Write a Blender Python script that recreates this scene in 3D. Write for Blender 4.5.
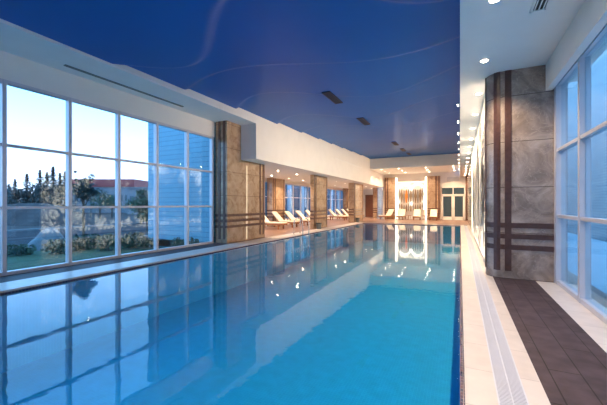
import bpy, math, random
from mathutils import Vector, Matrix
R = random.Random(7)
for o in list(bpy.data.objects): bpy.data.objects.remove(o)
S = bpy.context.scene
COL = S.collection

# ------------------------------------------------------------------ camera, world, exposure
THETA = math.atan(156.5/320)
cam_d = bpy.data.cameras.new('camera'); cam = bpy.data.objects.new('camera', cam_d); COL.objects.link(cam)
cam_d.sensor_width = 36; cam_d.lens = 36*320/607; cam_d.shift_y = 2/607; cam_d.clip_start = .05; cam_d.clip_end = 600
cam.location = (0, 0, 1.5); cam.rotation_euler = (math.pi/2, 0, THETA)
S.camera = cam
S.view_settings.view_transform = 'Standard'; S.view_settings.look = 'None'
S.view_settings.exposure = 1.5; S.view_settings.gamma = 1.0; S.view_settings.use_curve_mapping = False

w = bpy.data.worlds.new('dusk_sky'); S.world = w; w.use_nodes = True
nt = w.node_tree; nt.nodes.clear()
tc = nt.nodes.new('ShaderNodeTexCoord'); sp = nt.nodes.new('ShaderNodeSeparateXYZ'); cr = nt.nodes.new('ShaderNodeValToRGB')
bg = nt.nodes.new('ShaderNodeBackground'); out = nt.nodes.new('ShaderNodeOutputWorld')
nt.links.new(tc.outputs['Generated'], sp.inputs[0]); nt.links.new(sp.outputs['Z'], cr.inputs[0])
nt.links.new(cr.outputs[0], bg.inputs[0]); nt.links.new(bg.outputs[0], out.inputs[0])
e = cr.color_ramp.elements
e[0].position = 0.0; e[0].color = (.95, .95, 1.1, 1)
e[1].position = 1.0; e[1].color = (.26, .78, 1.45, 1)
for p, c in ((.10, (.60, .80, 1.20, 1)), (.28, (.31, .66, 1.15, 1)), (.5, (.30, .72, 1.30, 1))):
    k = e.new(p); k.color = c
bg.inputs[1].default_value = 1.15

WARM = (1.0, .75, .50)
# ------------------------------------------------------------------ helpers
def tag(o, label=None, cat=None, group=None, kind=None):
    if label: o['label'] = label
    if cat: o['category'] = cat
    if group: o['group'] = group
    if kind: o['kind'] = kind
    return o
def empty(name, loc=(0,0,0), rz=0, parent=None, **k):
    o = bpy.data.objects.new(name, None); COL.objects.link(o); o.location = loc; o.rotation_euler = (0,0,rz)
    o.empty_display_size = .1
    if parent: o.parent = parent
    return tag(o, **k)
class MB:
    def __init__(s): s.v = []; s.f = []
    def box(s, a, b):
        x0,x1 = sorted((a[0],b[0])); y0,y1 = sorted((a[1],b[1])); z0,z1 = sorted((a[2],b[2]))
        n = len(s.v)
        s.v += [(x0,y0,z0),(x1,y0,z0),(x1,y1,z0),(x0,y1,z0),(x0,y0,z1),(x1,y0,z1),(x1,y1,z1),(x0,y1,z1)]
        s.f += [tuple(n+i for i in q) for q in ((0,3,2,1),(4,5,6,7),(0,1,5,4),(1,2,6,5),(2,3,7,6),(3,0,4,7))]
        return s
    def quad(s, *p):
        n = len(s.v); s.v += [tuple(q) for q in p]; s.f.append(tuple(range(n, n+len(p)))); return s
    def prism(s, pts, z0, z1, axis='z'):          # pts closed 2D outline, ccw
        n = len(s.v); m = len(pts)
        def P(p, z): return {'z': (p[0],p[1],z), 'y': (p[0],z,p[1]), 'x': (z,p[0],p[1])}[axis]
        s.v += [P(p, z0) for p in pts] + [P(p, z1) for p in pts]
        s.f.append(tuple(n+i for i in reversed(range(m)))); s.f.append(tuple(n+m+i for i in range(m)))
        for i in range(m):
            j = (i+1) % m; s.f.append((n+i, n+j, n+m+j, n+m+i))
        return s
    def tube(s, pts, r, seg=8, cap=True):
        pts = [Vector(p) for p in pts]; n0 = len(s.v); up = None
        rs = r if isinstance(r, (list, tuple)) else [r]*len(pts)
        for i, p in enumerate(pts):
            t = (pts[min(i+1, len(pts)-1)] - pts[max(i-1, 0)]).normalized()
            if up is None: up = Vector((0,0,1)) if abs(t.z) < .9 else Vector((1,0,0))
            a = t.cross(up).normalized(); b = a.cross(t).normalized(); up = b
            for k in range(seg):
                g = 2*math.pi*k/seg; s.v.append(tuple(p + (a*math.cos(g) + b*math.sin(g))*rs[i]))
        for i in range(len(pts)-1):
            for k in range(seg):
                k2 = (k+1) % seg; A = n0+i*seg; B = A+seg
                s.f.append((A+k, A+k2, B+k2, B+k))
        if cap:
            s.f.append(tuple(n0+k for k in reversed(range(seg)))); s.f.append(tuple(n0+(len(pts)-1)*seg+k for k in range(seg)))
        return s
    def cyl(s, c, r, z0, z1, seg=16, r2=None):
        r2 = r if r2 is None else r2; n = len(s.v)
        for rr, z in ((r, z0), (r2, z1)):
            for k in range(seg):
                g = 2*math.pi*k/seg; s.v.append((c[0]+rr*math.cos(g), c[1]+rr*math.sin(g), z))
        s.f.append(tuple(n+k for k in reversed(range(seg)))); s.f.append(tuple(n+seg+k for k in range(seg)))
        for k in range(seg):
            k2 = (k+1) % seg; s.f.append((n+k, n+k2, n+seg+k2, n+seg+k))
        return s
    def ring(s, c, r0, r1, z0, z1, seg=16):
        n = len(s.v)
        for rr, z in ((r1,z0),(r1,z1),(r0,z1),(r0,z0)):
            for k in range(seg):
                g = 2*math.pi*k/seg; s.v.append((c[0]+rr*math.cos(g), c[1]+rr*math.sin(g), z))
        for q in range(4):
            for k in range(seg):
                k2 = (k+1) % seg; A = n+q*seg; B = n+((q+1) % 4)*seg
                s.f.append((A+k, A+k2, B+k2, B+k))
        return s
    def build(s, name, mat, parent=None, smooth=False, bevel=0, **k):
        me = bpy.data.meshes.new(name); me.from_pydata(s.v, [], s.f); me.update()
        me.materials.append(mat)
        if smooth:
            for p in me.polygons: p.use_smooth = True
        o = bpy.data.objects.new(name, me); COL.objects.link(o)
        if parent: o.parent = parent
        if bevel:
            m = o.modifiers.new('bevel', 'BEVEL'); m.width = bevel; m.segments = 2; m.limit_method = 'ANGLE'
        return tag(o, **k)
def box(name, a, b, mat, parent=None, **k): return MB().box(a, b).build(name, mat, parent, **k)
def copy_tree(o, parent=None):
    c = o.copy(); COL.objects.link(c)
    if parent: c.parent = parent
    for ch in o.children: copy_tree(ch, c)
    return c
def wipe(o):
    for p in ('label', 'category', 'group'):
        if p in o: del o[p]

# ------------------------------------------------------------------ materials
def newmat(name):
    m = bpy.data.materials.new(name); m.use_nodes = True; t = m.node_tree
    b = t.nodes['Principled BSDF']; return m, t, b
def N(t, ty, **k):
    n = t.nodes.new(ty)
    for a, v in k.items(): setattr(n, a, v)
    return n
def coords(t, scale=(1,1,1), rot=(0,0,0)):
    g = N(t, 'ShaderNodeNewGeometry'); mp = N(t, 'ShaderNodeMapping')
    mp.inputs['Scale'].default_value = scale; mp.inputs['Rotation'].default_value = rot
    t.links.new(g.outputs['Position'], mp.inputs[0]); return mp.outputs[0]
def plain(name, col, rough=.5, metal=0, var=.06, scale=6, spec=.5, coat=0, coat_rough=.1):
    m, t, b = newmat(name)
    n = N(t, 'ShaderNodeTexNoise'); n.inputs['Scale'].default_value = scale; n.inputs['Detail'].default_value = 3
    t.links.new(coords(t), n.inputs['Vector'])
    r = N(t, 'ShaderNodeValToRGB')
    r.color_ramp.elements[0].position = .3; r.color_ramp.elements[1].position = .7
    r.color_ramp.elements[0].color = tuple(c*(1-var) for c in col)+(1,); r.color_ramp.elements[1].color = tuple(min(1, c*(1+var)) for c in col)+(1,)
    t.links.new(n.outputs[0], r.inputs[0]); t.links.new(r.outputs[0], b.inputs['Base Color'])
    b.inputs['Roughness'].default_value = rough; b.inputs['Metallic'].default_value = metal
    b.inputs['Specular IOR Level'].default_value = spec
    b.inputs['Coat Weight'].default_value = coat; b.inputs['Coat Roughness'].default_value = coat_rough
    return m
def emis(name, col, s):
    m = bpy.data.materials.new(name); m.use_nodes = True; t = m.node_tree; t.nodes.clear()
    e = N(t, 'ShaderNodeEmission'); o = N(t, 'ShaderNodeOutputMaterial')
    e.inputs[0].default_value = tuple(col)+(1,); e.inputs[1].default_value = s
    t.links.new(e.outputs[0], o.inputs[0]); return m
def tiles(name, c1, c2, mortar, sx, sy, rough=.3, plane='xy', offset=.5, msize=.008, spec=.5, var=.25):
    """brick pattern in metres: bricks sx long, sy high"""
    m, t, b = newmat(name)
    g = N(t, 'ShaderNodeNewGeometry'); s = N(t, 'ShaderNodeSeparateXYZ'); c = N(t, 'ShaderNodeCombineXYZ')
    t.links.new(g.outputs['Position'], s.inputs[0])
    ax = {'xy': 'XY', 'yx': 'YX', 'yz': 'YZ', 'xz': 'XZ'}[plane]
    t.links.new(s.outputs[ax[0]], c.inputs['X']); t.links.new(s.outputs[ax[1]], c.inputs['Y'])
    br = N(t, 'ShaderNodeTexBrick'); br.offset = offset
    br.inputs['Scale'].default_value = 1; br.inputs['Brick Width'].default_value = sx; br.inputs['Row Height'].default_value = sy
    br.inputs['Mortar Size'].default_value = msize; br.inputs['Mortar Smooth'].default_value = .2
    br.inputs['Color1'].default_value = c1+(1,); br.inputs['Color2'].default_value = c2+(1,); br.inputs['Mortar'].default_value = mortar+(1,)
    t.links.new(c.outputs[0], br.inputs['Vector'])
    n = N(t, 'ShaderNodeTexNoise'); n.inputs['Scale'].default_value = 5; n.inputs['Detail'].default_value = 6
    t.links.new(coords(t), n.inputs['Vector'])
    mx = N(t, 'ShaderNodeMix', data_type='RGBA', blend_type='MULTIPLY'); mx.inputs[0].default_value = 1
    rr = N(t, 'ShaderNodeValToRGB'); rr.color_ramp.elements[0].position = .3; rr.color_ramp.elements[1].position = .7
    rr.color_ramp.elements[0].color = (1-var,)*3+(1,); rr.color_ramp.elements[1].color = (1,1,1,1)
    t.links.new(n.outputs[0], rr.inputs[0]); t.links.new(br.outputs['Color'], mx.inputs[6]); t.links.new(rr.outputs[0], mx.inputs[7])
    t.links.new(mx.outputs[2], b.inputs['Base Color'])
    b.inputs['Roughness'].default_value = rough; b.inputs['Specular IOR Level'].default_value = spec
    return m
def marble(name, dark, mid, light, rough=.12):
    m, t, b = newmat(name)
    v = coords(t)
    n0 = N(t, 'ShaderNodeTexNoise'); n0.inputs['Scale'].default_value = 2.2; n0.inputs['Detail'].default_value = 8; n0.inputs['Roughness'].default_value = .65
    n0.inputs['Distortion'].default_value = 1.2
    t.links.new(v, n0.inputs['Vector'])
    r = N(t, 'ShaderNodeValToRGB'); el = r.color_ramp.elements
    el[0].position = .3; el[0].color = dark+(1,); el[1].position = .72; el[1].color = light+(1,)
    k = el.new(.5); k.color = mid+(1,)
    t.links.new(n0.outputs[0], r.inputs[0])
    # thin veins
    n1 = N(t, 'ShaderNodeTexNoise'); n1.inputs['Scale'].default_value = 2.1; n1.inputs['Detail'].default_value = 5; n1.inputs['Distortion'].default_value = 2.0
    t.links.new(v, n1.inputs['Vector'])
    mth = N(t, 'ShaderNodeMath', operation='SUBTRACT'); mth.inputs[1].default_value = .5
    ab = N(t, 'ShaderNodeMath', operation='ABSOLUTE')
    t.links.new(n1.outputs[0], mth.inputs[0]); t.links.new(mth.outputs[0], ab.inputs[0])
    vr = N(t, 'ShaderNodeValToRGB'); vr.color_ramp.elements[0].color = (.4,.4,.4,1); vr.color_ramp.elements[1].position = .01; vr.color_ramp.elements[1].color = (0,0,0,1)
    t.links.new(ab.outputs[0], vr.inputs[0])
    mx = N(t, 'ShaderNodeMix', data_type='RGBA'); mx.inputs[7].default_value = tuple(min(1, c*1.25) for c in light)+(1,)
    t.links.new(vr.outputs[0], mx.inputs[0]); t.links.new(r.outputs[0], mx.inputs[6])
    # slab joints every 0.9 m in height
    g = N(t, 'ShaderNodeNewGeometry'); s = N(t, 'ShaderNodeSeparateXYZ'); t.links.new(g.outputs['Position'], s.inputs[0])
    md = N(t, 'ShaderNodeMath', operation='MODULO'); md.inputs[1].default_value = .92; t.links.new(s.outputs['Z'], md.inputs[0])
    lt = N(t, 'ShaderNodeMath', operation='LESS_THAN'); lt.inputs[1].default_value = .012; t.links.new(md.outputs[0], lt.inputs[0])
    mx2 = N(t, 'ShaderNodeMix', data_type='RGBA'); mx2.inputs[7].default_value = tuple(c*.55 for c in dark)+(1,)
    t.links.new(lt.outputs[0], mx2.inputs[0]); t.links.new(mx.outputs[2], mx2.inputs[6])
    t.links.new(mx2.outputs[2], b.inputs['Base Color']); b.inputs['Roughness'].default_value = rough
    return m
def clear(name, tint, ior, rough=0.0, bump=None, k=1.0):
    m = bpy.data.materials.new(name); m.use_nodes = True; t = m.node_tree; t.nodes.clear()
    tr = N(t, 'ShaderNodeBsdfTransparent'); gl = N(t, 'ShaderNodeBsdfGlossy'); fr = N(t, 'ShaderNodeFresnel'); mx = N(t, 'ShaderNodeMixShader'); o = N(t, 'ShaderNodeOutputMaterial')
    tr.inputs[0].default_value = tint+(1,); gl.inputs['Roughness'].default_value = rough; fr.inputs['IOR'].default_value = ior
    gm = N(t, 'ShaderNodeNewGeometry'); im = N(t, 'ShaderNodeMix', data_type='FLOAT'); im.inputs[2].default_value = ior; im.inputs[3].default_value = 1/ior
    t.links.new(gm.outputs['Backfacing'], im.inputs[0]); t.links.new(im.outputs[0], fr.inputs['IOR'])
    mu = N(t, 'ShaderNodeMath', operation='MULTIPLY', use_clamp=True); mu.inputs[1].default_value = k
    t.links.new(fr.outputs[0], mu.inputs[0])
    t.links.new(mu.outputs[0], mx.inputs[0]); t.links.new(tr.outputs[0], mx.inputs[1]); t.links.new(gl.outputs[0], mx.inputs[2]); t.links.new(mx.outputs[0], o.inputs[0])
    if bump:
        n = N(t, 'ShaderNodeTexNoise'); n.inputs['Scale'].default_value = bump[0]; n.inputs['Detail'].default_value = 2
        t.links.new(coords(t), n.inputs['Vector'])
        b = N(t, 'ShaderNodeBump'); b.inputs['Strength'].default_value = 1; b.inputs['Distance'].default_value = bump[1]
        t.links.new(n.outputs[0], b.inputs['Height']); t.links.new(b.outputs[0], gl.inputs['Normal']); t.links.new(b.outputs[0], fr.inputs['Normal'])
    return m

M = {}
M['white'] = plain('white_plaster', (.82,.78,.74), .7, var=.02, scale=2)
M['soffit'] = plain('soffit_plaster', (.84,.82,.80), .65, var=.02, scale=2)
M['blue'] = plain('blue_stretch_ceiling', (.003,.125,.44), .5, var=.05, scale=.4, spec=.3, coat=.08, coat_rough=.15)
M['marble'] = marble('brown_marble', (.16,.125,.11), (.29,.235,.205), (.43,.36,.315))
M['marble_warm_lit'] = marble('warm_lit_marble', (.27,.165,.10), (.42,.28,.18), (.52,.38,.26), .2)  # same marble, with the warm lighting put into a tan colour
M['band'] = plain('dark_wood_band', (.13,.062,.042), .35, var=.2, scale=14)
M['band_shaded'] = plain('shaded_wood_band', (.07,.034,.03), .35, var=.2, scale=14)  # same band wood, right column's shade put into a darker colour
M['frame'] = plain('window_aluminium', (.62,.60,.64), .38, metal=.25, var=.03)
M['glass'] = clear('window_glass', (.84,.95,1.0), 1.5, k=1.0)
M['glass_dark'] = clear('door_glass', (.75,.85,.9), 1.5)
M['water'] = clear('pool_water', (.42,.88,1.0), 1.42, rough=.01, bump=(5.5, .0011))
M['basin'] = tiles('pool_mosaic', (.05,.50,.74), (.045,.47,.72), (.08,.55,.78), .05, .05, .4, offset=0, msize=.004, var=.15)
M['waterline'] = tiles('waterline_mosaic', (.10,.05,.09), (.02,.03,.10), (.25,.2,.25), .05, .025, .25, plane='yx', offset=0, msize=.003)
M['coping'] = tiles('travertine_coping', (.74,.655,.60), (.70,.615,.56), (.5,.43,.39), .6, 5, .35, plane='yx', msize=.004, var=.12)
M['plank'] = tiles('dark_stone_planks', (.115,.08,.088), (.085,.06,.068), (.04,.03,.03), 1.2, .24, .6, plane='yx', msize=.006, var=.45, spec=.15)
M['terra'] = tiles('terracotta_tiles', (.30,.165,.115), (.26,.14,.10), (.20,.12,.09), .6, .3, .3, plane='xy', msize=.005)
M['wood'] = plain('teak_wood', (.32,.12,.045), .45, var=.25, scale=9)
M['cushion'] = plain('cream_cushion', (.72,.64,.52), .9, var=.03)
M['steel'] = plain('polished_steel', (.75,.75,.75), .15, metal=1)
M['grate'] = plain('white_plastic_grate', (.66,.67,.74), .45, var=.02)
M['black'] = plain('dark_void', (.02,.02,.022), .6)
M['grille'] = plain('dark_grille', (.02,.02,.06), .5)
M['slot'] = plain('diffuser_grey', (.16,.18,.18), .5)
M['doorwood'] = plain('brown_door_wood', (.24,.085,.045), .4, var=.15, scale=8)
M['siding'] = tiles('facade_siding', (.13,.33,.42), (.12,.31,.40), (.06,.18,.26), 3.0, .20, .5, plane='xz', msize=.012, var=.1)
M['siding_side'] = tiles('facade_siding_side', (.40,.50,.54), (.38,.48,.52), (.22,.31,.36), 4.0, .12, .5, plane='yz', msize=.008, var=.1)
M['glow'] = emis('warm_backlight', (1, .86, .66), 2.2)
M['glow_strong'] = emis('warm_led', (1, .80, .54), 2.2)
M['glow_soft'] = emis('soft_glow_line', (1, .80, .54), .7)
M['lens'] = emis('downlight_lens', (1, .80, .55), 38)
M['lattice'] = plain('white_lattice', (.85,.80,.74), .5, var=.02)
M['tan'] = plain('bronze_slat', (.30,.20,.12), .4)
M['grey'] = plain('grey_slat', (.30,.27,.25), .4)
M['orange'] = plain('orange_slat', (.85,.24,.04), .4)
M['leaf'] = plain('green_leaves', (.018,.05,.02), .6, var=.5, scale=3)
M['leaf_dark'] = plain('dark_leaves', (.015,.032,.032), .6, var=.4, scale=2)
M['bark'] = plain('tree_bark', (.07,.05,.04), .9, var=.3)
M['grass'] = plain('lawn_grass', (.022,.045,.016), 1, var=.5, scale=3)
M['asphalt'] = plain('asphalt_road', (.02,.024,.03), 1, var=.15, scale=2, spec=.1)
M['soil'] = plain('bare_soil', (.05,.04,.04), 1, var=.3, scale=.5, spec=.1)
M['kerb'] = plain('concrete_kerb', (.16,.16,.17), .8)
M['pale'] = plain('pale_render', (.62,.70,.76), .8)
M['siding_dark'] = tiles('dark_siding', (.06,.13,.20), (.05,.12,.19), (.03,.07,.11), 4.0, .2, .5, plane='yz', msize=.012)
M['brick'] = plain('red_cladding', (.26,.04,.04), .6)
M['facade'] = plain('pale_facade', (.17,.18,.20), .7)
M['darkglass'] = plain('dark_window', (.05,.08,.10), .15)
M['rock'] = plain('grey_rock', (.08,.09,.10), .8, var=.3, scale=2)

# ------------------------------------------------------------------ key dimensions (metres)
YB, YF = -3.03, 34.3            # back and far wall of the hall
XW, XS, XC = -8.63, -7.28, -8.02   # left glazing, soffit edge, column faces
XP = -7.09; YP = 25.6; YP0 = -2.2   # pool left edge, far edge, near edge
ZS, ZA, ZR, ZF = 4.72, 3.32, 4.21, 4.68; ZPT = 4.32  # left soffit, alcove ceiling, right soffit, far ceiling
XO = -12.0; YA = 38.0           # alcove outer wall, alcove far wall
XR = .58

# ------------------------------------------------------------------ floors
f = MB(); f.box((XW-.06, YB, -.3), (-7.86, 9.7, 0)); f.box((.61, YB, -.3), (1.33, 7.9, 0))
f.build('floor', M['plank'], kind='structure')
f = MB(); f.box((XO-.1, 9.7, -.3), (-7.86, YA, 0)); f.box((-7.86, YP+.35, -.3), (.9, YF, 0)); f.box((-7.86, YF, -.3), (-7.0, YA, 0))
f.build('floor', M['terra'], kind='structure')
box('floor', (1.33, YB, -.3), (1.9, 7.9, .0), M['coping'], kind='structure')
# ------------------------------------------------------------------ pool
pool = empty('swimming_pool', (-3.5, 12, 0), label='long blue indoor swimming pool filling most of the hall', cat='pool')
def P(mb, name, mat, **k):
    o = mb.build(name, mat, None, **k); o.parent = pool; o.matrix_parent_inverse = Matrix.Translation(-pool.location); return o
b = MB(); z = -1.4
b.box((XP-.05, YP0, z-.15), (.02, YP, z)); b.box((XP-.15, YP0-.1, z-.15), (XP, YP+.1, -.075)); b.box((0, YP0-.1, z-.15), (.03, YP+.1, -.075))
b.box((XP-.1, YP, z-.15), (.03, YP+.1, -.075)); b.box((XP-.1, YP0-.1, z-.15), (.03, YP0, -.075))
P(b, 'basin', M['basin'])
P(MB().quad((XP, YP0, -.05), (0, YP0, -.05), (0, YP, -.05), (XP, YP, -.05)), 'water_surface', M['water'])
b = MB(); b.box((0, YP0, -.075), (.05, YP, -.02)); b.box((XP-.035, YP0, -.075), (XP, YP, -.03)); b.box((XP-.05, YP, -.075), (.05, YP+.05, -.02))
P(b, 'waterline_tiles', M['waterline'])
b = MB(); b.box((.036, YP0, -.3), (.26, YP+.35, .004)); b.box((-7.86, YP0, -.3), (XP-.03, YP+.35, .004)); b.box((XP-.03, YP+.03, -.3), (.036, YP+.35, .004))
b.box((.466, YP0, -.3), (.61, YP+.35, .004)); b.box((-7.86, YB+.02, -.3), (.61, YP0, .004)); 
P(b, 'coping', M['coping'])
# overflow grate
g = empty('drain_grate', (.363, 0, 0), label='long white slatted overflow drain grate in the right poolside paving', cat='drain')
s = MB(); y = YP0
while y < YP:
    s.box((-.093, y, -.014), (.093, y+.011, .002)); y += .02
s.build('slat', M['grate'], g, kind='stuff')
s = MB(); s.box((-.103, YP0, -.03), (-.093, YP, .004)); s.box((.093, YP0, -.03), (.103, YP, .004)); s.box((-.004, YP0, -.013), (.004, YP, .0025))
s.build('rim', M['grate'], g)
MB().box((-.1, YP0, -.16), (.1, YP, -.03)).build('channel', M['slot'], g)

# ------------------------------------------------------------------ walls and ceilings
MB().box((-9, YB-.2, -.3), (2.2, YB, 6)).build('wall_back', M['white'], kind='structure')
# left window header, soffit, fascia
b = MB(); b.box((XW-.15, YB, 4.13), (XW+.02, 9.7, ZS)); b.build('wall_left', M['white'], kind='structure')
b = MB(); b.box((XW-.15, YB, ZS), (XS, 10.6, ZS+.05)); b.build('ceiling', M['soffit'], kind='structure')
b = MB(); b.box((XS-.1, YB, ZS+.05), (XS, 10.6, 5.8))
b.box((XS-.1, 10.6, ZA), (XS, YF, 5.8)); b.box((XC-.2, 10.6, ZA), (XS-.1, 10.7, ZS)); b.box((XS-.1, YF, ZA), (XS, YA, 5.0))
b.build('trim_1', M['white'], kind='structure')
b = MB(); b.box((XO-.1, 10.1, ZA), (XC-.2, YA, ZA+.08)); b.box((XC-.2, 10.7, ZA), (XS-.1, YA, ZA+.08)); b.build('ceiling', M['soffit'], kind='structure')
# end wing of the alcove (seen from outside through the left glazing)
b = MB(); b.box((-12.4, 9.7, -.4), (XW-.02, 9.9, 6.2)); b.build('wall_wing', M['siding'], kind='structure')
b = MB(); b.box((-12.4, 9.9, ZA-.2), (XO, YA, 6.2)); b.box((-12.4, 9.9, -.4), (XO+.02, YA, .35)); b.build('wall_left', M['white'], kind='structure')
b = MB(); b.box((XO, 9.9, 0), (XC-.3, 10.05, ZA)); b.build('wall_alcove', M['white'], kind='structure')
# blue stepped ceiling
HS = [4.74, 6.9, 9.3, 12.2, 14.6, 16.8, 18.9, 21.0, 23.1, 25.6]
ZL = [3.28, 3.38, 3.46, 3.56, 3.66, 3.74, 3.81, 3.88, 3.95, 4.02, 4.10]
def wave(k, x):
    u = x - XS
    if k == 0: return .85*math.sin(1.1*u)
    if k == 1: return -.55*math.sin(.8*u)
    return -1.0*math.sin((1.0+.06*((k*3) % 5 - 2))*u) * (1 - .05*k)
def ceil_z(x, y):
    z = ZL[0]
    for k, h in enumerate(HS):
        t = (y - h - wave(k, x))/.22; t = max(0, min(1, t)); z += (ZL[k+1]-ZL[k])*t*t*(3-2*t)
    return 1.5 + z
nx, ny = 74, 790
b = MB(); ys = [YB + (28.5-YB)*j/ny for j in range(ny+1)]; xs = [XS + (0.0-XS)*i/nx for i in range(nx+1)]
for y in ys:
    for x in xs: b.v.append((x, y, ceil_z(x, y)))
for j in range(ny):
    for i in range(nx):
        a = j*(nx+1)+i; b.f.append((a, a+nx+1, a+nx+2, a+1))
b.build('ceiling', M['blue'], smooth=True, kind='structure')
box('ceiling', (XS-.1, YB-.1, 5.75), (1.9, YF, 5.95), M['white'], kind='structure')
# far fascia + low far ceiling
b = MB(); b.box((XS, 28.5, ZF), (.02, 28.6, 5.75)); b.build('trim_2', M['white'], kind='structure')
b = MB(); b.box((XS, 28.6, ZF), (.0, YF, ZF+.08)); b.build('ceiling', M['soffit'], kind='structure')
# right soffit, beam, fascia
b = MB(); b.box((0, YB, ZR), (1.5, YF, ZR+.06)); b.box((0, YB, ZR+.06), (.08, 28.6, 5.75)); b.build('ceiling', M['soffit'], kind='structure')
b = MB(); b.box((1.49, YB, 3.70), (1.60, 7.63, ZR+.06)); b.box((1.60, YB, 3.80), (1.95, 7.63, ZR+.06)); b.build('trim_3', M['white'], kind='structure')
# far wall
b = MB(); b.box((XS-.1, YF, 0), (.9, YF+.2, ZF+.1)); b.build('wall_far', M['white'], kind='structure')
b = MB(); b.box((XO-.1, YA, 0), (-6.9, YA+.2, ZA+.1)); b.build('wall_far', M['white'], kind='structure')
# alcove end right side partition behind far wall
# right wall
b = MB(); b.box((.72, 7.95, 0), (.95, YF, ZR)); b.build('wall_right', M['white'], kind='structure')
b = MB(); b.box((XR+.02, 19.7, 0), (.72, YF, ZR)); b.build('wall_right', M['marble'], kind='structure')

# ------------------------------------------------------------------ windows
def glazing(n, plane_x, y0, y1, zs, side, fw=.075, fd=.14, parent_kind='structure', base=0.0, out=0):
    """one bay: mullion at the y1 side, sill, rails at heights zs, one pane per opening"""
    e = empty('window_%d' % n, (plane_x, y0, base)); e['kind'] = 'structure'
    L = y1-y0
    mb = MB(); mb.box((-fd/2, L-fw/2, 0), (fd/2, L+fw/2, zs[-1]-base)); mb.build('mullion', M['frame'], e)
    for i, z in enumerate(zs):
        zz = z-base
        h = .075 if i in (0, len(zs)-1) else .055
        lo, hi = (zz, zz+h) if i == 0 else ((zz-h, zz) if i == len(zs)-1 else (zz-h/2, zz+h/2))
        nm = 'sill_rail' if i == 0 else ('head_rail' if i == len(zs)-1 else 'rail')
        MB().box((-fd/2+.01, fw/2, lo), (fd/2-.01, L-fw/2, hi)).build(nm, M['frame'], e)
        if i < len(zs)-1:
            a0 = zz + (.075 if i == 0 else .0275); a1 = zs[i+1]-base - (.075 if i == len(zs)-2 else .0275)
            MB().box((-.006, fw/2, a0), (.006, L-fw/2, a1)).build('pane', M['glass'], e)
    return e
n = 1
ZW = [0.0, 1.43, 2.76, 4.13]
ym = 3.28 - 1.262*5
for k in range(10):
    glazing(n, XW-.03, ym, ym+1.262, ZW, -1); n += 1; ym += 1.262
# right glazing
yr = 7.55; 
for k in range(8):
    glazing(n, 1.70, yr-1.30, yr, [0.0, 1.28, 2.52, 3.80], 1, fw=.08); n += 1; yr -= 1.30
MB().box((1.62, 7.50, 0), (1.80, 7.66, 3.8)).build('trim_4', M['frame'], kind='structure')
# alcove glazing
ya = 10.1
while ya < YA-.5:
    glazing(n, XO-.05, ya, ya+1.395, [.35, 2.05, ZA-.2], -1, fw=.10, base=.35); n += 1; ya += 1.395

# ------------------------------------------------------------------ columns
BZ = [(1.03,1.13), (.81,.91), (.59,.69)]
def column(x0, x1, y0, y1, z1, label, side=+1, near=True):
    """rectangular pier; x1 = face towards the pool"""
    e = empty('marble_column', ((x0+x1)/2, (y0+y1)/2, 0), label=label, cat='column', group='marble columns along the left side')
    a, c = (x1-x0)/2, (y1-y0)/2
    MB().box((-a, -c, 0), (a, c, z1)).build('shaft', M['marble_warm_lit'], e)
    t = .012
    for q0, q1 in BZ:
        m = MB(); m.box((-a-t, -c-t, q0), (a+t, -c, q1)); m.box((a, -c, q0), (a+t, c, q1)); m.box((-a-t, c, q0), (a+t, c+t, q1)); m.box((-a-t, -c, q0), (-a, c, q1))
        m.build('horizontal_band', M['band'], e)
    t2 = .018
    zb = .16
    if near: spots = [('x', a-.13), ('x', a-.36)]
    else: spots = []
    for ax, p in spots:
        MB().box((p-.05, -c-t2, zb), (p+.05, -c, z1)).build('vertical_band', M['band'], e)
    ps = (c-.13, c-.38) if near else (c-.13, -c+.13, -c+.36)
    for p in ps:
        MB().box((a, p-.05, zb), (a+t2, p+.05, z1)).build('vertical_band', M['band'], e)
    return e
c1 = column(XW+.05, XC, 9.72, 12.37, ZS, 'tall wide marble column nearest the camera, at the end of the left windows')
box('bright_line', (XC-.035, 10.985, .05), (XC+.004, 11.01, ZA-.2), M['glow_soft'], label='slim glowing vertical line on the nearest left marble column', cat='light strip')  # narrow emissive line added down the column's pool face
column(XC-.22, XC, 17.8, 20.05, ZA, 'marble column in the middle of the lounger alcove, beside the pool ladder', near=False)
column(XC-.45, XC, 26.0, 28.9, ZA, 'third marble column from the camera on the left poolside', near=False)
column(XC-.45, XC, 34.45, 37.2, ZA, 'farthest left marble column, right of the brown door', near=False)
for y0, y1, l in ((18.7, 20.4, 'rear marble column by the alcove windows behind the first loungers'), (26.3, 28.3, 'rear marble column by the alcove windows, mostly hidden by the front column'), (34.6, 36.6, 'rear marble column at the far end of the alcove windows')):
    column(XO+.05, XO+.5, y0, y1, ZA, l, near=False)

# right column: rounded corner towards the pool
def right_outline(off=0, r=.30, x0=.50, x1=1.62, y0=7.63, y1=8.05):
    pts = [(x1, y0-off), ]
    cx, cy = x0+r, y0+r
    for k in range(9):
        g = -math.pi/2 - k*math.pi/2/8
        pts.append((cx+(r+off)*math.cos(g), cy+(r+off)*math.sin(g)))
    pts.append((x0-off, y1+.02))
    return pts
rc = empty('marble_column', (1.05, 7.85, 0), label='large grey-brown marble column with a rounded corner beside the right windows', cat='column')
def RC(mb, name, mat, **k):
    o = mb.build(name, mat, None, **k); o.parent = rc; o.matrix_parent_inverse = Matrix.Translation(-rc.location); return o
o_ = right_outline()
RC(MB().prism([(p[0], p[1]) for p in reversed(o_)] + [(1.62, 8.05)][:1], 0, ZR) if False else MB().prism(list(reversed(o_ + [(1.62, 8.07)])), 0, ZR), 'shaft', M['marble'])
def strip(i0, i1, z0, z1, off):
    """thin band following the outline between points, thickness off"""
    inn = right_outline(0); ou = right_outline(off)
    mb = MB()
    for k in range(i0, i1):
        mb.prism([inn[k], inn[k+1], ou[k+1], ou[k]], z0, z1)
    return mb
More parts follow.
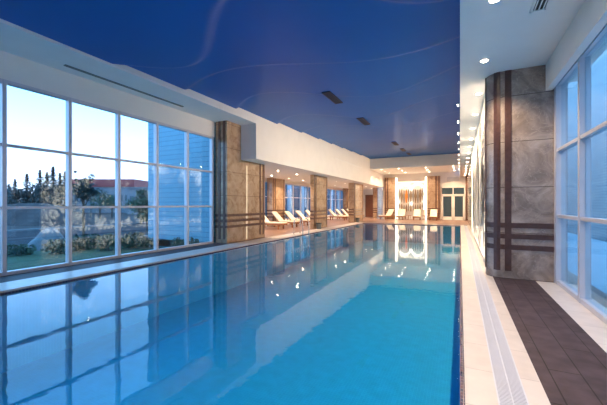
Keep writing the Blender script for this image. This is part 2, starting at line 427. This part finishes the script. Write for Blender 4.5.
for q0, q1 in BZ:
    RC(strip(0, 10, q0, q1, .012), 'horizontal_band', M['band_shaded'])
for x in (.872, ):
    RC(MB().box((x-.057, 7.63-.018, .16), (x+.057, 7.63, ZR)), 'vertical_band', M['band_shaded'])
RC(strip(2, 4, .16, ZR, .018), 'vertical_band', M['band_shaded'])
RC(strip(8, 9, .16, ZR, .018), 'vertical_band', M['band_shaded'])

# ------------------------------------------------------------------ backlit lattice wall on the right
lw = empty('backlit_lattice_panel', (XR, 8.1, 0), label='tall glowing white openwork panel along the right wall behind the big column', cat='wall panel')
def LW(mb, name, mat, **k): return mb.build(name, mat, lw, **k)
PL = 11.4; PH = ZR
LW(MB().box((.07, 0, .05), (.12, PL, PH-.02)), 'light_box', M['glow'])
mb = MB()
for y in [0, PL/3, 2*PL/3, PL-.08]:
    mb.box((-.02, y, 0), (.10, y+.08, PH))
mb.box((-.02, 0, PH-.08), (.10, PL, PH)); mb.box((-.02, 0, 0), (.10, PL, .12))
LW(mb, 'panel_frame', M['lattice'])
mb = MB()
def branch(y, z, ang, ln, w, depth):
    pts = []; cy, cz, a = y, z, ang
    steps = 6
    for k in range(steps+1):
        pts.append((cy, cz)); a += R.uniform(-.6, .6); cy += math.sin(a)*ln/steps; cz += math.cos(a)*ln/steps
    for k in range(steps):
        (y0, z0), (y1, z1) = pts[k], pts[k+1]
        if not (0 < y1 < PL and 0 < z1 < PH): break
        dy, dz = y1-y0, z1-z0; L = math.hypot(dy, dz) or 1; ny_, nz_ = -dz/L*w/2, dy/L*w/2
        mb.prism([(y0+ny_, z0+nz_), (y0-ny_, z0-nz_), (y1-ny_*.9, z1-nz_*.9), (y1+ny_*.9, z1+nz_*.9)], .02, .05, 'x')
        if depth and R.random() < .75:
            branch(y1, z1, a + R.choice((-1,1))*R.uniform(.45, 1.0), ln*.5, w*.7, depth-1)
for k in range(44):
    y = .2 + k*(PL-.5)/43
    branch(y, .1, R.uniform(-.2,.2), 2.6, .055, 3); branch(y+.2, 4.1, math.pi+R.uniform(-.2,.2), 2.4, .05, 2)
LW(mb, 'lattice', M['lattice'])
# ------------------------------------------------------------------ far wall pieces
def pier(x0, x1, bands, label):
    e = empty('marble_pier', ((x0+x1)/2, YF-.12, 0), label=label, cat='pier'); a = (x1-x0)/2
    MB().box((-a, -.12, 0), (a, .11, ZPT)).build('slab', M['marble_warm_lit'], e)
    for q0, q1 in BZ: MB().box((-a, -.135, q0), (a, -.12, q1)).build('horizontal_band', M['band'], e)
    for p in bands: MB().box((p-.06-(x0+x1)/2, -.14, .16), (p+.06-(x0+x1)/2, -.12, ZPT)).build('vertical_band', M['band'], e)
pier(-7.15, -6.05, (-7.05, -6.82), 'marble pier on the far wall left of the glowing artwork')
pier(-2.96, -1.75, (-2.12, -1.86), 'marble pier on the far wall between artwork and glass door')
al = empty('glowing_wall_artwork', (-4.5, YF-.03, 0), label='brightly backlit arched wall artwork with orange and bronze spindles at the far end', cat='artwork')
MB().box((-1.5, -.02, 0), (1.5, .01, ZPT)).build('back_panel', M['white'], al)
for x in (-1.46, 1.46): MB().box((x-.09, -.06, .0), (x+.09, -.02, ZPT-.05)).build('light_strip', M['glow_strong'], al)
MB().box((-1.3, -.05, 3.75), (1.3, -.02, 3.8)).build('light_strip', M['glow_strong'], al)
for s_ in (-1, 1):     # two arches
    mb = MB(); cx = s_*.62
    prev = None
    for k in range(17):
        g = math.pi*k/16; p = [(cx+r*math.cos(g), 3.0+r*math.sin(g)*1.05) for r in (.50, .60)]
        if prev: mb.prism([prev[0], prev[1], p[1], p[0]], -.12, -.02, 'y')
        prev = p
    mb.box((cx-.60, -.12, 1.0), (cx-.57, -.02, 3.0)); mb.box((cx+.57, -.12, 1.0), (cx+.60, -.02, 3.0))
    mb.build('arch', M['glow'], al)
for i in range(11):
    x = -1.12 + i*.224
    rowz = 3.15 - .28*abs(math.sin((i-5)*.6)) if i != 5 else 2.9
    mat = M['orange'] if i == 3 else (M['tan'] if i % 2 else M['grey'])
    for j, (zc, hh, ww) in enumerate(((rowz-.55, .75, .12 if i != 3 else .14), (rowz-1.75, .40, .10))):
        pts = [(x+ww*math.cos(t), zc+hh*math.sin(t)) for t in [2*math.pi*q/12 for q in range(12)]]
        pts = [(x+(p[0]-x)*(1-.45*abs((p[1]-zc)/hh)), p[1]) for p in pts]
        MB().prism(pts, -.16, -.10, 'y').build('spindle', M['tan'] if (j and i == 3) else mat, al, **({'label': 'orange spindle'} if (i == 3 and not j) else {}))
MB().box((-1.3, -.14, .95), (1.3, -.06, 1.0)).build('ledge', M['lattice'], al)
box('corner_pilaster', (.48, 33.75, 0), (.60, 34.2, ZR), M['band'], label='narrow dark wood pilaster at the far right corner beside the glass door', cat='pilaster')
# glass double door
dr = empty('door_1', (-.62, YF-.02, 0)); dr['kind'] = 'structure'
mb = MB()
for x in (-1.05, -.02, .97): mb.box((x, -.06, 0), (x+.08, .0, 3.2))
for z in (2.42, 3.12): mb.box((-1.05, -.06, z), (1.05, 0, z+.08))
mb.box((-1.05, -.06, 0), (1.05, 0, .10)); mb.build('door_frame', M['lattice'], dr)
for s_ in (-1, 1):
    mb = MB(); x0, x1 = (-.96, -.03) if s_ < 0 else (.07, .96)
    for a0, a1 in ((x0, x0+.09), (x1-.09, x1)): mb.box((a0, -.05, .1), (a1, -.01, 2.42))
    mb.box((x0, -.05, .1), (x1, -.01, .32)); mb.box((x0, -.05, 2.30), (x1, -.01, 2.42))
    lf = mb.build('door_leaf', M['lattice'], dr)
    MB().box((x0+.09, -.035, .32), (x1-.09, -.025, 2.3)).build('pane', M['darkglass'], lf)
    MB().box((x1-.06 if s_ < 0 else x0+.03, -.10, 1.0), (x1-.03 if s_ < 0 else x0+.06, -.05, 1.25)).build('door_handle', M['steel'], lf)
MB().box((-.97, -.04, 2.5), (.97, -.03, 3.12)).build('transom_pane', M['darkglass'], dr)
# brown door in the alcove
dd = empty('door_2', (-9.6, YA, 0)); dd['kind'] = 'structure'
MB().box((-.66, -.06, 0), (.66, 0, 2.66)).build('door_frame', M['band'], dd)
lf = MB().box((-.58, -.09, .02), (.58, -.06, 2.58)).build('door_leaf', M['doorwood'], dd)
MB().tube([(.45, -.11, 1.05), (.32, -.13, 1.05)], .012).build('door_handle', M['steel'], lf)
# vents
def grille(name, x0, x1, y0, y1, z, label, mat, n, along='y', rim=None, group=None, cat='vent'):
    e = empty(name, ((x0+x1)/2, (y0+y1)/2, z), label=label, cat=cat, group=group); a, c = (x1-x0)/2, (y1-y0)/2
    MB().box((-a+.02, -c+.02, -.006), (a-.02, c-.02, .01)).build('backing', M['black'], e)
    mb = MB()
    mb.box((-a, -c, -.02), (a, -c+.03, .01)); mb.box((-a, c-.03, -.02), (a, c, .01)); mb.box((-a, -c, -.02), (-a+.03, c, .01)); mb.box((a-.03, -c, -.02), (a, c, .01))
    mb.build('vent_frame', rim or mat, e)
    mb = MB()
    for k in range(n):
        if along == 'y':
            x = -a + (k+1)*2*a/(n+1); mb.box((x-.007, -c+.02, -.018), (x+.007, c-.02, 0))
        else:
            y = -c + (k+1)*2*c/(n+1); mb.box((-a+.02, y-.007, -.018), (a-.02, y+.007, 0))
    mb.build('slat', mat, e)
for (y, l) in ((9.1, 'nearest'), (12.8, 'second nearest'), (20.2, 'middle'), (23.3, 'second farthest'), (26.3, 'farthest')):
    z = min(ceil_z(x, yy) for x in (-3.83, -3.56) for yy in (y, y+.6, y+1.2))
    grille('ceiling_vent', -3.83, -3.56, y, y+1.2, z-.012, 'dark slotted vent in the blue ceiling, %s of the row of five' % l, M['grille'], 4, rim=M['grille'], group='vents in the blue ceiling')
grille('ceiling_vent', .88, 1.08, 3.8, 5.45, ZR-.001, 'white vent with dark slots in the ceiling over the right walkway', M['soffit'], 3, rim=M['soffit'])
grille('ceiling_vent', -8.215, -8.135, 4.2, 7.7, ZS-.001, 'long narrow grey air slot in the soffit above the left windows', M['slot'], 1, rim=M['slot'])
e = empty('wall_vent', (XS, 22.7, 4.52), label='long slim air slot in the cream wall above the lounger alcove', cat='vent')
MB().box((.0, -3.3, -.045), (.012, 3.3, .045)).build('vent_frame', M['white'], e)
MB().box((.012, -3.25, -.025), (.016, 3.25, .025)).build('slat', M['soffit'], e)
e = empty('wall_vent', (-.62, YF, 3.95), label='pale square air grille above the glass double door', cat='vent')
mb = MB(); mb.box((-.5, -.03, -.2), (.5, 0, -.17)); mb.box((-.5, -.03, .17), (.5, 0, .2)); mb.box((-.5, -.03, -.2), (-.47, 0, .2)); mb.box((.47, -.03, -.2), (.5, 0, .2))
for k in range(7): mb.box((-.47, -.025, -.15+k*.047), (.47, -.005, -.13+k*.047))
mb.build('slat', M['frame'], e)

# ------------------------------------------------------------------ downlights
def make_lamp(power, ang=125, name='spot'):
    d = bpy.data.lights.new(name, 'SPOT'); d.energy = power; d.color = WARM; d.spot_size = math.radians(ang); d.spot_blend = .7; d.shadow_soft_size = .05
    return d
proto = None
def downlight(x, y, z, lamp, label, group, r=.055):
    global proto
    if proto is None:
        proto = empty('recessed_downlight'); MB().ring((0,0), .062, .09, -.012, .0).build('trim_ring', M['soffit'], proto)
        MB().cyl((0,0), .062, -.008, -.002).build('lens', M['lens'], proto); e = proto
    else: e = copy_tree(proto)
    e.location = (x, y, z); wipe(e); tag(e, label, 'ceiling light', group)
    l = bpy.data.objects.new('downlight_lamp', lamp); COL.objects.link(l); l.location = (0, 0, -.03); l.parent = e
ORD = ['nearest', 'second', 'third', 'fourth', 'fifth', 'sixth', 'seventh', 'eighth', 'ninth', 'tenth', 'eleventh', 'twelfth', 'thirteenth', 'fourteenth', 'fifteenth', 'sixteenth', 'seventeenth']
LR = make_lamp(58); LA = make_lamp(36); LF = make_lamp(42)
for k in range(15):
    downlight(.41, 4.9+2*k, ZR, LR, 'warm round downlight in the right ceiling strip, %s from the camera' % ORD[k], 'downlights of the right ceiling strip')
for k in range(-3, 0):
    downlight(.41, 4.9+2*k, ZR, LR, 'warm round downlight in the right ceiling strip above the camera', 'downlights of the right ceiling strip above the camera')
for a, nm in ((-8.85, 'poolside row'), (-10.65, 'window-side row')):
    for k in range(11):
        downlight(a, 12.7+2.25*k + (.0 if a > -9 else .0), ZA, LA, 'warm round downlight in the lounger alcove ceiling, %s, %s from the camera' % (nm, ORD[k]), 'downlights of the lounger alcove')
for i, (x, nm) in enumerate(((-6.45, 'leftmost'), (-4.9, 'second from left'), (-2.65, 'third from left'), (-.5, 'rightmost'))):
    for k, y in enumerate((29.3, 31.1, 33.1)):
        downlight(x, y, ZF, LF, 'warm round downlight in the far low ceiling, %s row, %s of three' % (nm, ORD[k]), 'downlights of the far low ceiling')

# small wall spots along the pool edge of the right ceiling strip
LE = make_lamp(120, 66, 'edge_spot'); LE.spot_blend = 1.0
sp0 = None
for k in range(10):
    if sp0 is None:
        e = sp0 = empty('edge_spotlight'); MB().prism([(.045*math.cos(q*math.pi/8), .045*math.sin(q*math.pi/8)) for q in range(16)], -.06, 0, 'x').build('housing', M['soffit'], e)
        MB().prism([(.038*math.cos(q*math.pi/8), .038*math.sin(q*math.pi/8)) for q in range(16)], -.064, -.060, 'x').build('lens', M['lens'], e)
    else: e = copy_tree(sp0)
    e.location = (0, 10+2*k, ZR+.08); wipe(e); tag(e, 'small warm spotlight on the pool edge of the right ceiling strip, %s from the camera' % ORD[k], 'spotlight', 'edge spotlights of the right ceiling strip')
    l = bpy.data.objects.new('edge_lamp', LE); COL.objects.link(l); l.location = (-.09, 0, 0); l.rotation_euler = (0, math.radians(80), 0); l.parent = e
# ------------------------------------------------------------------ loungers
def make_lounger():
    e = empty('sun_lounger')
    mb = MB()
    for y in (-.33, .30): mb.box((0, y, .26), (1.95, y+.03, .34))
    mb.box((0, -.33, .26), (.03, .33, .34)); mb.box((1.92, -.33, .26), (1.95, .33, .34))
    for k in range(14): mb.box((.66+k*.09, -.30, .325), (.72+k*.09, .30, .345))
    mb.build('frame', M['wood'], e)
    for x in (.25, 1.62):
        for y in (-.33, .27): MB().box((x, y, 0), (x+.08, y+.06, .27)).build('leg', M['wood'], e)
    mb = MB(); L = .85; ca, sa = math.cos(math.radians(46)), math.sin(math.radians(46))
    def pt(s, t): return (.64 - s*ca - t*sa*-1*-1*0 - t*(-sa)*-1, .34 + s*sa + t*ca)   # s along the back, t normal
    def seg(s0, s1, t0, t1): return [(.64 - s0*ca + t0*sa, .34+s0*sa+t0*ca), (.64 - s1*ca + t0*sa, .34+s1*sa+t0*ca), (.64 - s1*ca + t1*sa, .34+s1*sa+t1*ca), (.64 - s0*ca + t1*sa, .34+s0*sa+t1*ca)]
    mb.prism(seg(0, L, -.02, .005), -.30, -.26, 'y'); mb.prism(seg(0, L, -.02, .005), .26, .30, 'y')
    for k in range(8): mb.prism(seg(.06+k*.1, .11+k*.1, -.015, .002), -.26, .26, 'y')
    mb.prism([(.28, .30), (.31, .30), (.22, .70), (.19, .70)], -.22, -.19, 'y'); mb.prism([(.28, .30), (.31, .30), (.22, .70), (.19, .70)], .19, .22, 'y')
    mb.build('back_frame', M['wood'], e)
    MB().box((.66, -.31, .346), (1.94, .31, .42)).build('seat_cushion', M['cushion'], e, bevel=.02)
    MB().prism(seg(.02, L+.03, .008, .085), -.31, .31, 'y').build('back_cushion', M['cushion'], e, bevel=.02)
    return e
pl = make_lounger(); first = True
def lounger(x, y, rz, label, group):
    global first
    e = pl if first else copy_tree(pl); first = False
    e.location = (x, y, 0); e.rotation_euler = (0, 0, rz); wipe(e); tag(e, label, 'sun lounger', group)
for k, y in enumerate((16.9, 18.7, 20.45, 22.2, 23.9)):
    l = ['cream cushioned wooden sun lounger nearest the camera, half hidden by the first left column',
         'second wooden sun lounger from the camera, first with its raised back in view',
         'third wooden sun lounger from the camera in front of the alcove windows',
         'fourth wooden sun lounger from the camera, behind the pool ladder rails',
         'fifth wooden sun lounger from the camera, just left of the middle column'][k]
    lounger(-11.45, y, R.uniform(-.03,.03), l, 'sun loungers in the alcove')
for k, y in enumerate((29.0, 30.9, 32.7, 34.5)):
    lounger(-11.45, y, R.uniform(-.03,.03), 'cream sun lounger right of the middle column, %s of four from left' % ['first','second','third','last'][k], 'sun loungers in the alcove')
for x, y, rz, l in ((-6.35, 33.9, -1.95, 'cream sun lounger at the far wall left of the glowing artwork'),
                (-5.25, 33.85, -1.6, 'cream sun lounger in front of the left half of the glowing artwork'),
                (-3.85, 33.85, -1.5, 'cream sun lounger in front of the right half of the glowing artwork'),
                (-2.3, 33.8, -1.55, 'cream sun lounger at the far wall beside the glass door')):
    lounger(x, y, rz, l, 'sun loungers by the far wall')
# small side tables by the far loungers
for x, l in ((-4.55, 'small low wooden side table between the two middle far loungers'), (-3.05, 'small low wooden side table right of the artwork loungers')):
    e = empty('side_table', (x, 33.2, 0), label=l, cat='side table')
    MB().cyl((0,0), .25, .38, .42, 20).build('tabletop', M['wood'], e)
    for k in range(3):
        g = k*2.1; MB().tube([(.18*math.cos(g), .18*math.sin(g), 0), (.12*math.cos(g), .12*math.sin(g), .38)], .018).build('leg', M['wood'], e)
# waste pots at the column bases
for (x, y, l) in ((XC+.22, 18.1, 'small dark round bin at the foot of the middle left column'), (XC+.22, 26.4, 'small dark round bin at the foot of the third left column')):
    e = empty('waste_bin', (x, y, 0), label=l, cat='bin')
    MB().cyl((0,0), .13, 0, .34, 20, r2=.17).build('body', M['slot'], e, smooth=False)
    MB().ring((0,0), .14, .18, .33, .36, 20).build('rim', M['black'], e)

# ------------------------------------------------------------------ pool ladder
e = empty('pool_ladder', (XP, 14.6, 0), label='curved polished steel ladder rails at the left pool edge', cat='pool ladder')
for dy in (-.35, .35):
    pts = [(-.42, dy, 0), (-.42, dy, .55)]
    for k in range(1, 8):
        g = math.pi*k/8; pts.append((-.17-.25*math.cos(g), dy, .55+.25*math.sin(g)))
    pts += [(.08, dy, .5), (.08, dy, -1.0)]
    MB().tube(pts, .021, 10).build('handrail', M['steel'], e, smooth=True)
    MB().cyl((-.42, dy), .045, .0, .015).build('flange', M['steel'], e)
for z in (-.25, -.5, -.75): MB().box((.03, -.35, z), (.11, .35, z+.025)).build('tread', M['steel'], e)

# ------------------------------------------------------------------ outside
GZ = -.35
def at(u, v, D):     # photograph pixel and depth -> world point on that sight line
    r = (u-303.5)/320*D; c, s = math.cos(THETA), math.sin(THETA)
    return Vector((r*c - D*s, r*s + D*c, 1.5 + (204.5-v)/320*D))
_g = MB()
for x0, y0, x1, y1 in ((-260, -160, XW-.1, 260), (XW-.1, -160, 60, YB-.1), (XW-.1, YA, 60, 260), (1.9, YB-.1, 60, YA)):
    _g.quad((x0, y0, GZ-.02), (x1, y0, GZ-.02), (x1, y1, GZ-.02), (x0, y1, GZ-.02))
_g.build('ground', M['soil'], kind='structure')
MB().box((-15.5, -12, GZ-.02), (-8.8, 9.65, GZ+.02)).build('lawn', M['grass'], label='strip of green lawn outside the left windows', cat='lawn')
MB().box((-27, -60, GZ-.02), (-15.7, 90, GZ+.015)).build('road', M['asphalt'], label='grey asphalt drive beyond the lawn outside the left windows', cat='road')
for x, l in ((-15.7, 'pale kerb between lawn and asphalt drive'), (-27.2, 'pale kerb on the far side of the asphalt drive')):
    MB().box((x, -60, GZ), (x+.2, 90, GZ+.14)).build('kerb', M['kerb'], label=l, cat='kerb')
def mound(name, c, rx, ry, h, mat, seed, label, cat):
    rr = random.Random(seed); mb = MB(); n_, m_ = 20, 7
    ph = [rr.uniform(0, 6) for _ in range(4)]
    for j in range(m_):
        t = j/(m_-1)
        for i in range(n_):
            g = 2*math.pi*i/n_; q = 1 + .15*math.sin(2*g+ph[0]) + .1*math.sin(3*g+ph[1])
            mb.v.append((c[0]+rx*q*math.cos(g)*(1-t)**.8, c[1]+ry*q*math.sin(g)*(1-t)**.8, c[2]+h*(math.sin(t*math.pi/2))*(1+.12*math.sin(3*g+ph[2])*(1-t))))
    for j in range(m_-1):
        for i in range(n_):
            k = (i+1) % n_; mb.f.append((j*n_+i, j*n_+k, (j+1)*n_+k, (j+1)*n_+i))
    return mb.build(name, mat, smooth=True, label=label, cat=cat)
p = at(35, 212, 34); mound('soil_mound', (p.x, p.y, GZ), 7.5, 5, 2.0, M['soil'], 3, 'low heap of bare soil beyond the drive outside the left windows', 'soil heap')
for (u, d, r_, l) in ((50, 14, .9, 'grey landscaping boulder on the lawn outside the second left window bay'), (38, 13, .55, 'smaller grey boulder beside the large one on the lawn')):
    p = at(u, 240, d); mound('boulder', (p.x, p.y, GZ), r_, r_*.8, r_*.9, M['rock'], int(u), l, 'boulder')

def leaves(mb, rr, c, rad, n_, size):
    for _ in range(n_):
        while True:
            q = Vector((rr.uniform(-1,1), rr.uniform(-1,1), rr.uniform(-1,1)))
            if q.length <= 1: break
        p = Vector(c) + Vector((q.x*rad[0], q.y*rad[1], q.z*rad[2]))
        a = Vector((rr.gauss(0,1), rr.gauss(0,1), rr.gauss(0,1))).normalized(); b_ = a.orthogonal().normalized(); s_ = size*rr.uniform(.6, 1.4)
        mb.quad(p-a*s_, p+b_*s_*.5, p+a*s_, p-b_*s_*.5)
def tree(pos, h, crown, seed, label, cat='tree', name='leafy_tree', n_=900, mat='leaf_dark', trunk=.12, clumps=9, base=.35, size=None, group=None):
    rr = random.Random(seed); e = empty(name, pos, label=label, cat=cat, group=group)
    mb = MB(); mb.tube([(0,0,-.05), (rr.uniform(-.1,.1)*h*.2, rr.uniform(-.1,.1)*h*.2, h*.5), (0, 0, h*.85)], [trunk, trunk*.7, trunk*.25], 7)
    cl = []
    for k in range(clumps):
        g = rr.uniform(0, 6.28); rr_ = crown*rr.uniform(.2, .75); z = h*rr.uniform(base, .9); cl.append((rr_*math.cos(g)*(1.15-z/h*.6), rr_*math.sin(g)*(1.15-z/h*.6), z))
        mb.tube([(0,0,max(.1*h, z-.22*h)), cl[-1]], [trunk*.35, trunk*.08], 5)
    mb.build('trunk', M['bark'], e)
    mb = MB(); size = size or h*.028
    for c in cl + [(0,0,h*.9)]:
        s_ = crown*rr.uniform(.3, .5); leaves(mb, rr, c, (s_, s_, s_*.8), n_//(clumps+1), size)
    mb.build('foliage', M[mat], e)
G0 = lambda u, D: Vector((at(u, 204, D).x, at(u, 204, D).y, GZ))
# tree belt on the left
def conifer(pos, h, rad, seed, label, group=None, n_=1500, mat='leaf_dark'):
    rr = random.Random(seed); e = empty('conifer_tree', pos, label=label, cat='tree', group=group)
    mb = MB(); mb.tube([(0,0,-.05), (0,0,h*.5), (0,0,h*.97)], [rad*.08, rad*.05, .02], 7)
    for k in range(26):
        z = h*(.15+.8*k/26); g = rr.uniform(0, 6.28); q = rad*(1-z/h)*rr.uniform(.7,1.1); mb.tube([(0,0,z), (q*math.cos(g), q*math.sin(g), z+.12*q)], [.03,.01], 4)
    mb.build('trunk', M['bark'], e)
    mb = MB()
    for k in range(n_):
        z = h*(.08+.92*rr.random()**1.35); g = rr.uniform(0, 6.28); lay = .75+.35*math.sin(z*5.0+seed)+.2*math.sin(3*g+z*2); q = rad*max(.03, (1-z/h))*lay*rr.uniform(.2,1.05)
        p = Vector((q*math.cos(g), q*math.sin(g), z)); a = Vector((math.cos(g), math.sin(g), rr.uniform(-.5,.2))).normalized(); b_ = Vector((-math.sin(g), math.cos(g), rr.uniform(-.4,.4))); s_ = h*.03*rr.uniform(.6,1.5)
        mb.quad(p-a*s_, p+b_*s_*.45, p+a*s_, p-b_*s_*.45)
    mb.build('foliage', M[mat], e)
for i, (u, v, D) in enumerate(((9, 184, 54), (15, 179, 60), (27, 174, 62), (40, 170, 64), (47, 172, 57), (53, 167, 66), (60, 173, 58), (65, 171, 63))):
    conifer(G0(u, D), (204.5-v)/320*D+1.85, 3.2, 20+i, 'spiky dark conifer in the belt on the horizon, %s from the left' % (['first']+ORD[1:])[i], group='trees on the horizon')
for i, (u, v, D) in enumerate(((12, 188, 50), (22, 187, 50), (33, 183, 50), (44, 182, 50), (56, 182, 50))):
    tree(G0(u, D), (204.5-v)/320*D+1.5, 2.2, 40+i, 'low bushy tree before the horizon conifers, %s from the left' % (['first']+ORD[1:])[i], group='bushy trees under the conifers', n_=1500, clumps=12, base=.25, size=.16)
tree(G0(84, 14.6), 3.2, .62, 50, 'round dark young tree standing on the lawn in the second left window', n_=2600, size=.06, trunk=.07, base=.68, clumps=12)
tree(G0(91, 46), 6.5, 1.5, 51, 'thin sparse tree rising above the red building', n_=260, trunk=.06, base=.5, clumps=10, size=.14, name='sparse_tree')
tree(G0(76, 50), 7.8, .4, 52, 'very thin bare pole-like tree left of the sparse one', n_=50, trunk=.04, base=.7, clumps=4, name='sparse_tree')
for i, (u, D, h, l) in enumerate(((100, 42, 3.6, 'wide bushy tree in front of the red building'), (112, 46, 3.2, 'smaller bushy tree right of the wide one before the red building'), (141, 30, 3.2, 'small tree at the right end of the outdoor view'), (148, 22, 2.1, 'small tree close to the blue wing wall'))):
    tree(G0(u, D), h, 1.5 if i else 2.4, 60+i, l, n_=900, size=.10, mat='leaf', base=.45)
# shrubs on the lawn near the glass
for i, (u, D, h) in enumerate(((58, 12.0, .42), (69, 12.6, .45), (84, 12.9, .8), (97, 13.6, .5), (110, 12.7, .75), (121, 14.3, .45), (131, 13.3, .65), (141, 13.4, .35), (20, 11.6, .35), (185, 12.0, .5))):
    e = empty('garden_shrub', G0(u, D), label='low green shrub on the lawn outside the left windows, %s in line from the left' % ORD[i] if i < 8 else ('tiny shrub at the left end of the lawn' if i == 8 else 'lone shrub at the foot of the blue wing wall'), cat='shrub', group='lawn shrubs')
    rr = random.Random(90+i); mb = MB()
    for k in range(6): mb.tube([(0,0,-.03), (rr.uniform(-.4,.4), rr.uniform(-.4,.4), h*.7)], [.015, .006], 5)
    mb.build('stem', M['bark'], e)
    mb = MB()
    for k in range(6): leaves(mb, rr, (rr.uniform(-.4,.4), rr.uniform(-.4,.4), h*rr.uniform(.2,.85)), (.26,.26,.2), 130, .045)
    mb.build('foliage', M['leaf'], e)
# red and pale buildings on the horizon
p0, p1 = at(67, 204, 70), at(134, 204, 70)
e = empty('distant_building', (p0.x, p0.y, GZ), math.atan2(p1.y-p0.y, p1.x-p0.x), label='long low distant building with a dark red upper band', cat='building')
L = (p1-p0).length
MB().box((0, 0, 0), (L, 9, 5.7)).build('wall', M['facade'], e)
MB().box((-.2, -.25, 5.7), (L+.2, 9.2, 7.4)).build('roof_band', M['brick'], e)
for k in range(12): MB().box((.5+k*L/12, -.05, 2.6), (.5+k*L/12+.7, .02, 3.9)).build('window', M['darkglass'], e)
p0, p1 = at(127, 204, 60), at(150, 204, 60); 
e = empty('distant_building', (p0.x, p0.y, GZ), math.atan2(p1.y-p0.y, p1.x-p0.x), label='pale distant building right of the red one', cat='building')
L = (p1-p0).length
MB().box((0, 0, 0), (L, 6, 4.8)).build('wall', M['facade'], e); MB().box((-.2, -.2, 4.8), (L+.2, 6.2, 5.1)).build('roof', M['kerb'], e)
for k in range(4): MB().box((.6+k*L/4, -.05, 2.0), (1.4+k*L/4, .02, 3.4)).build('window', M['darkglass'], e)
# neighbouring facade beyond the right glazing
e = empty('neighbour_facade', (5.4, 4, 0), label='pale blue sided exterior wall seen through the right windows', cat='exterior wall')
MB().box((0, -14, GZ), (.3, 26, 8.5)).build('cladding', M['siding_side'], e)
for y in (-8.5, -4.5, -.5, 3.5, 7.5, 11.5): MB().box((-.25, y, GZ), (0, y+.5, 8.5)).build('pilaster', M['pale'], e)
MB().box((2.25, -12, GZ-.1), (5.35, 30, -.03)).build('path', M['pale'], label='pale paved strip outside the right windows', cat='path')
# blue exterior wall beyond the alcove windows
e = empty('neighbour_facade', (-17, 13.8, 0), label='dark blue sided wall with white reflection strips outside the alcove windows', cat='exterior wall')
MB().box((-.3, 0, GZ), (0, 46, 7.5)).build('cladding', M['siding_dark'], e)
for k in range(14): MB().box((0, .8+k*3.2, GZ), (.2, 1.5+k*3.2, 6.6)).build('pilaster', M['pale'], e)  # white uprights added to imitate light reflections in the alcove glass
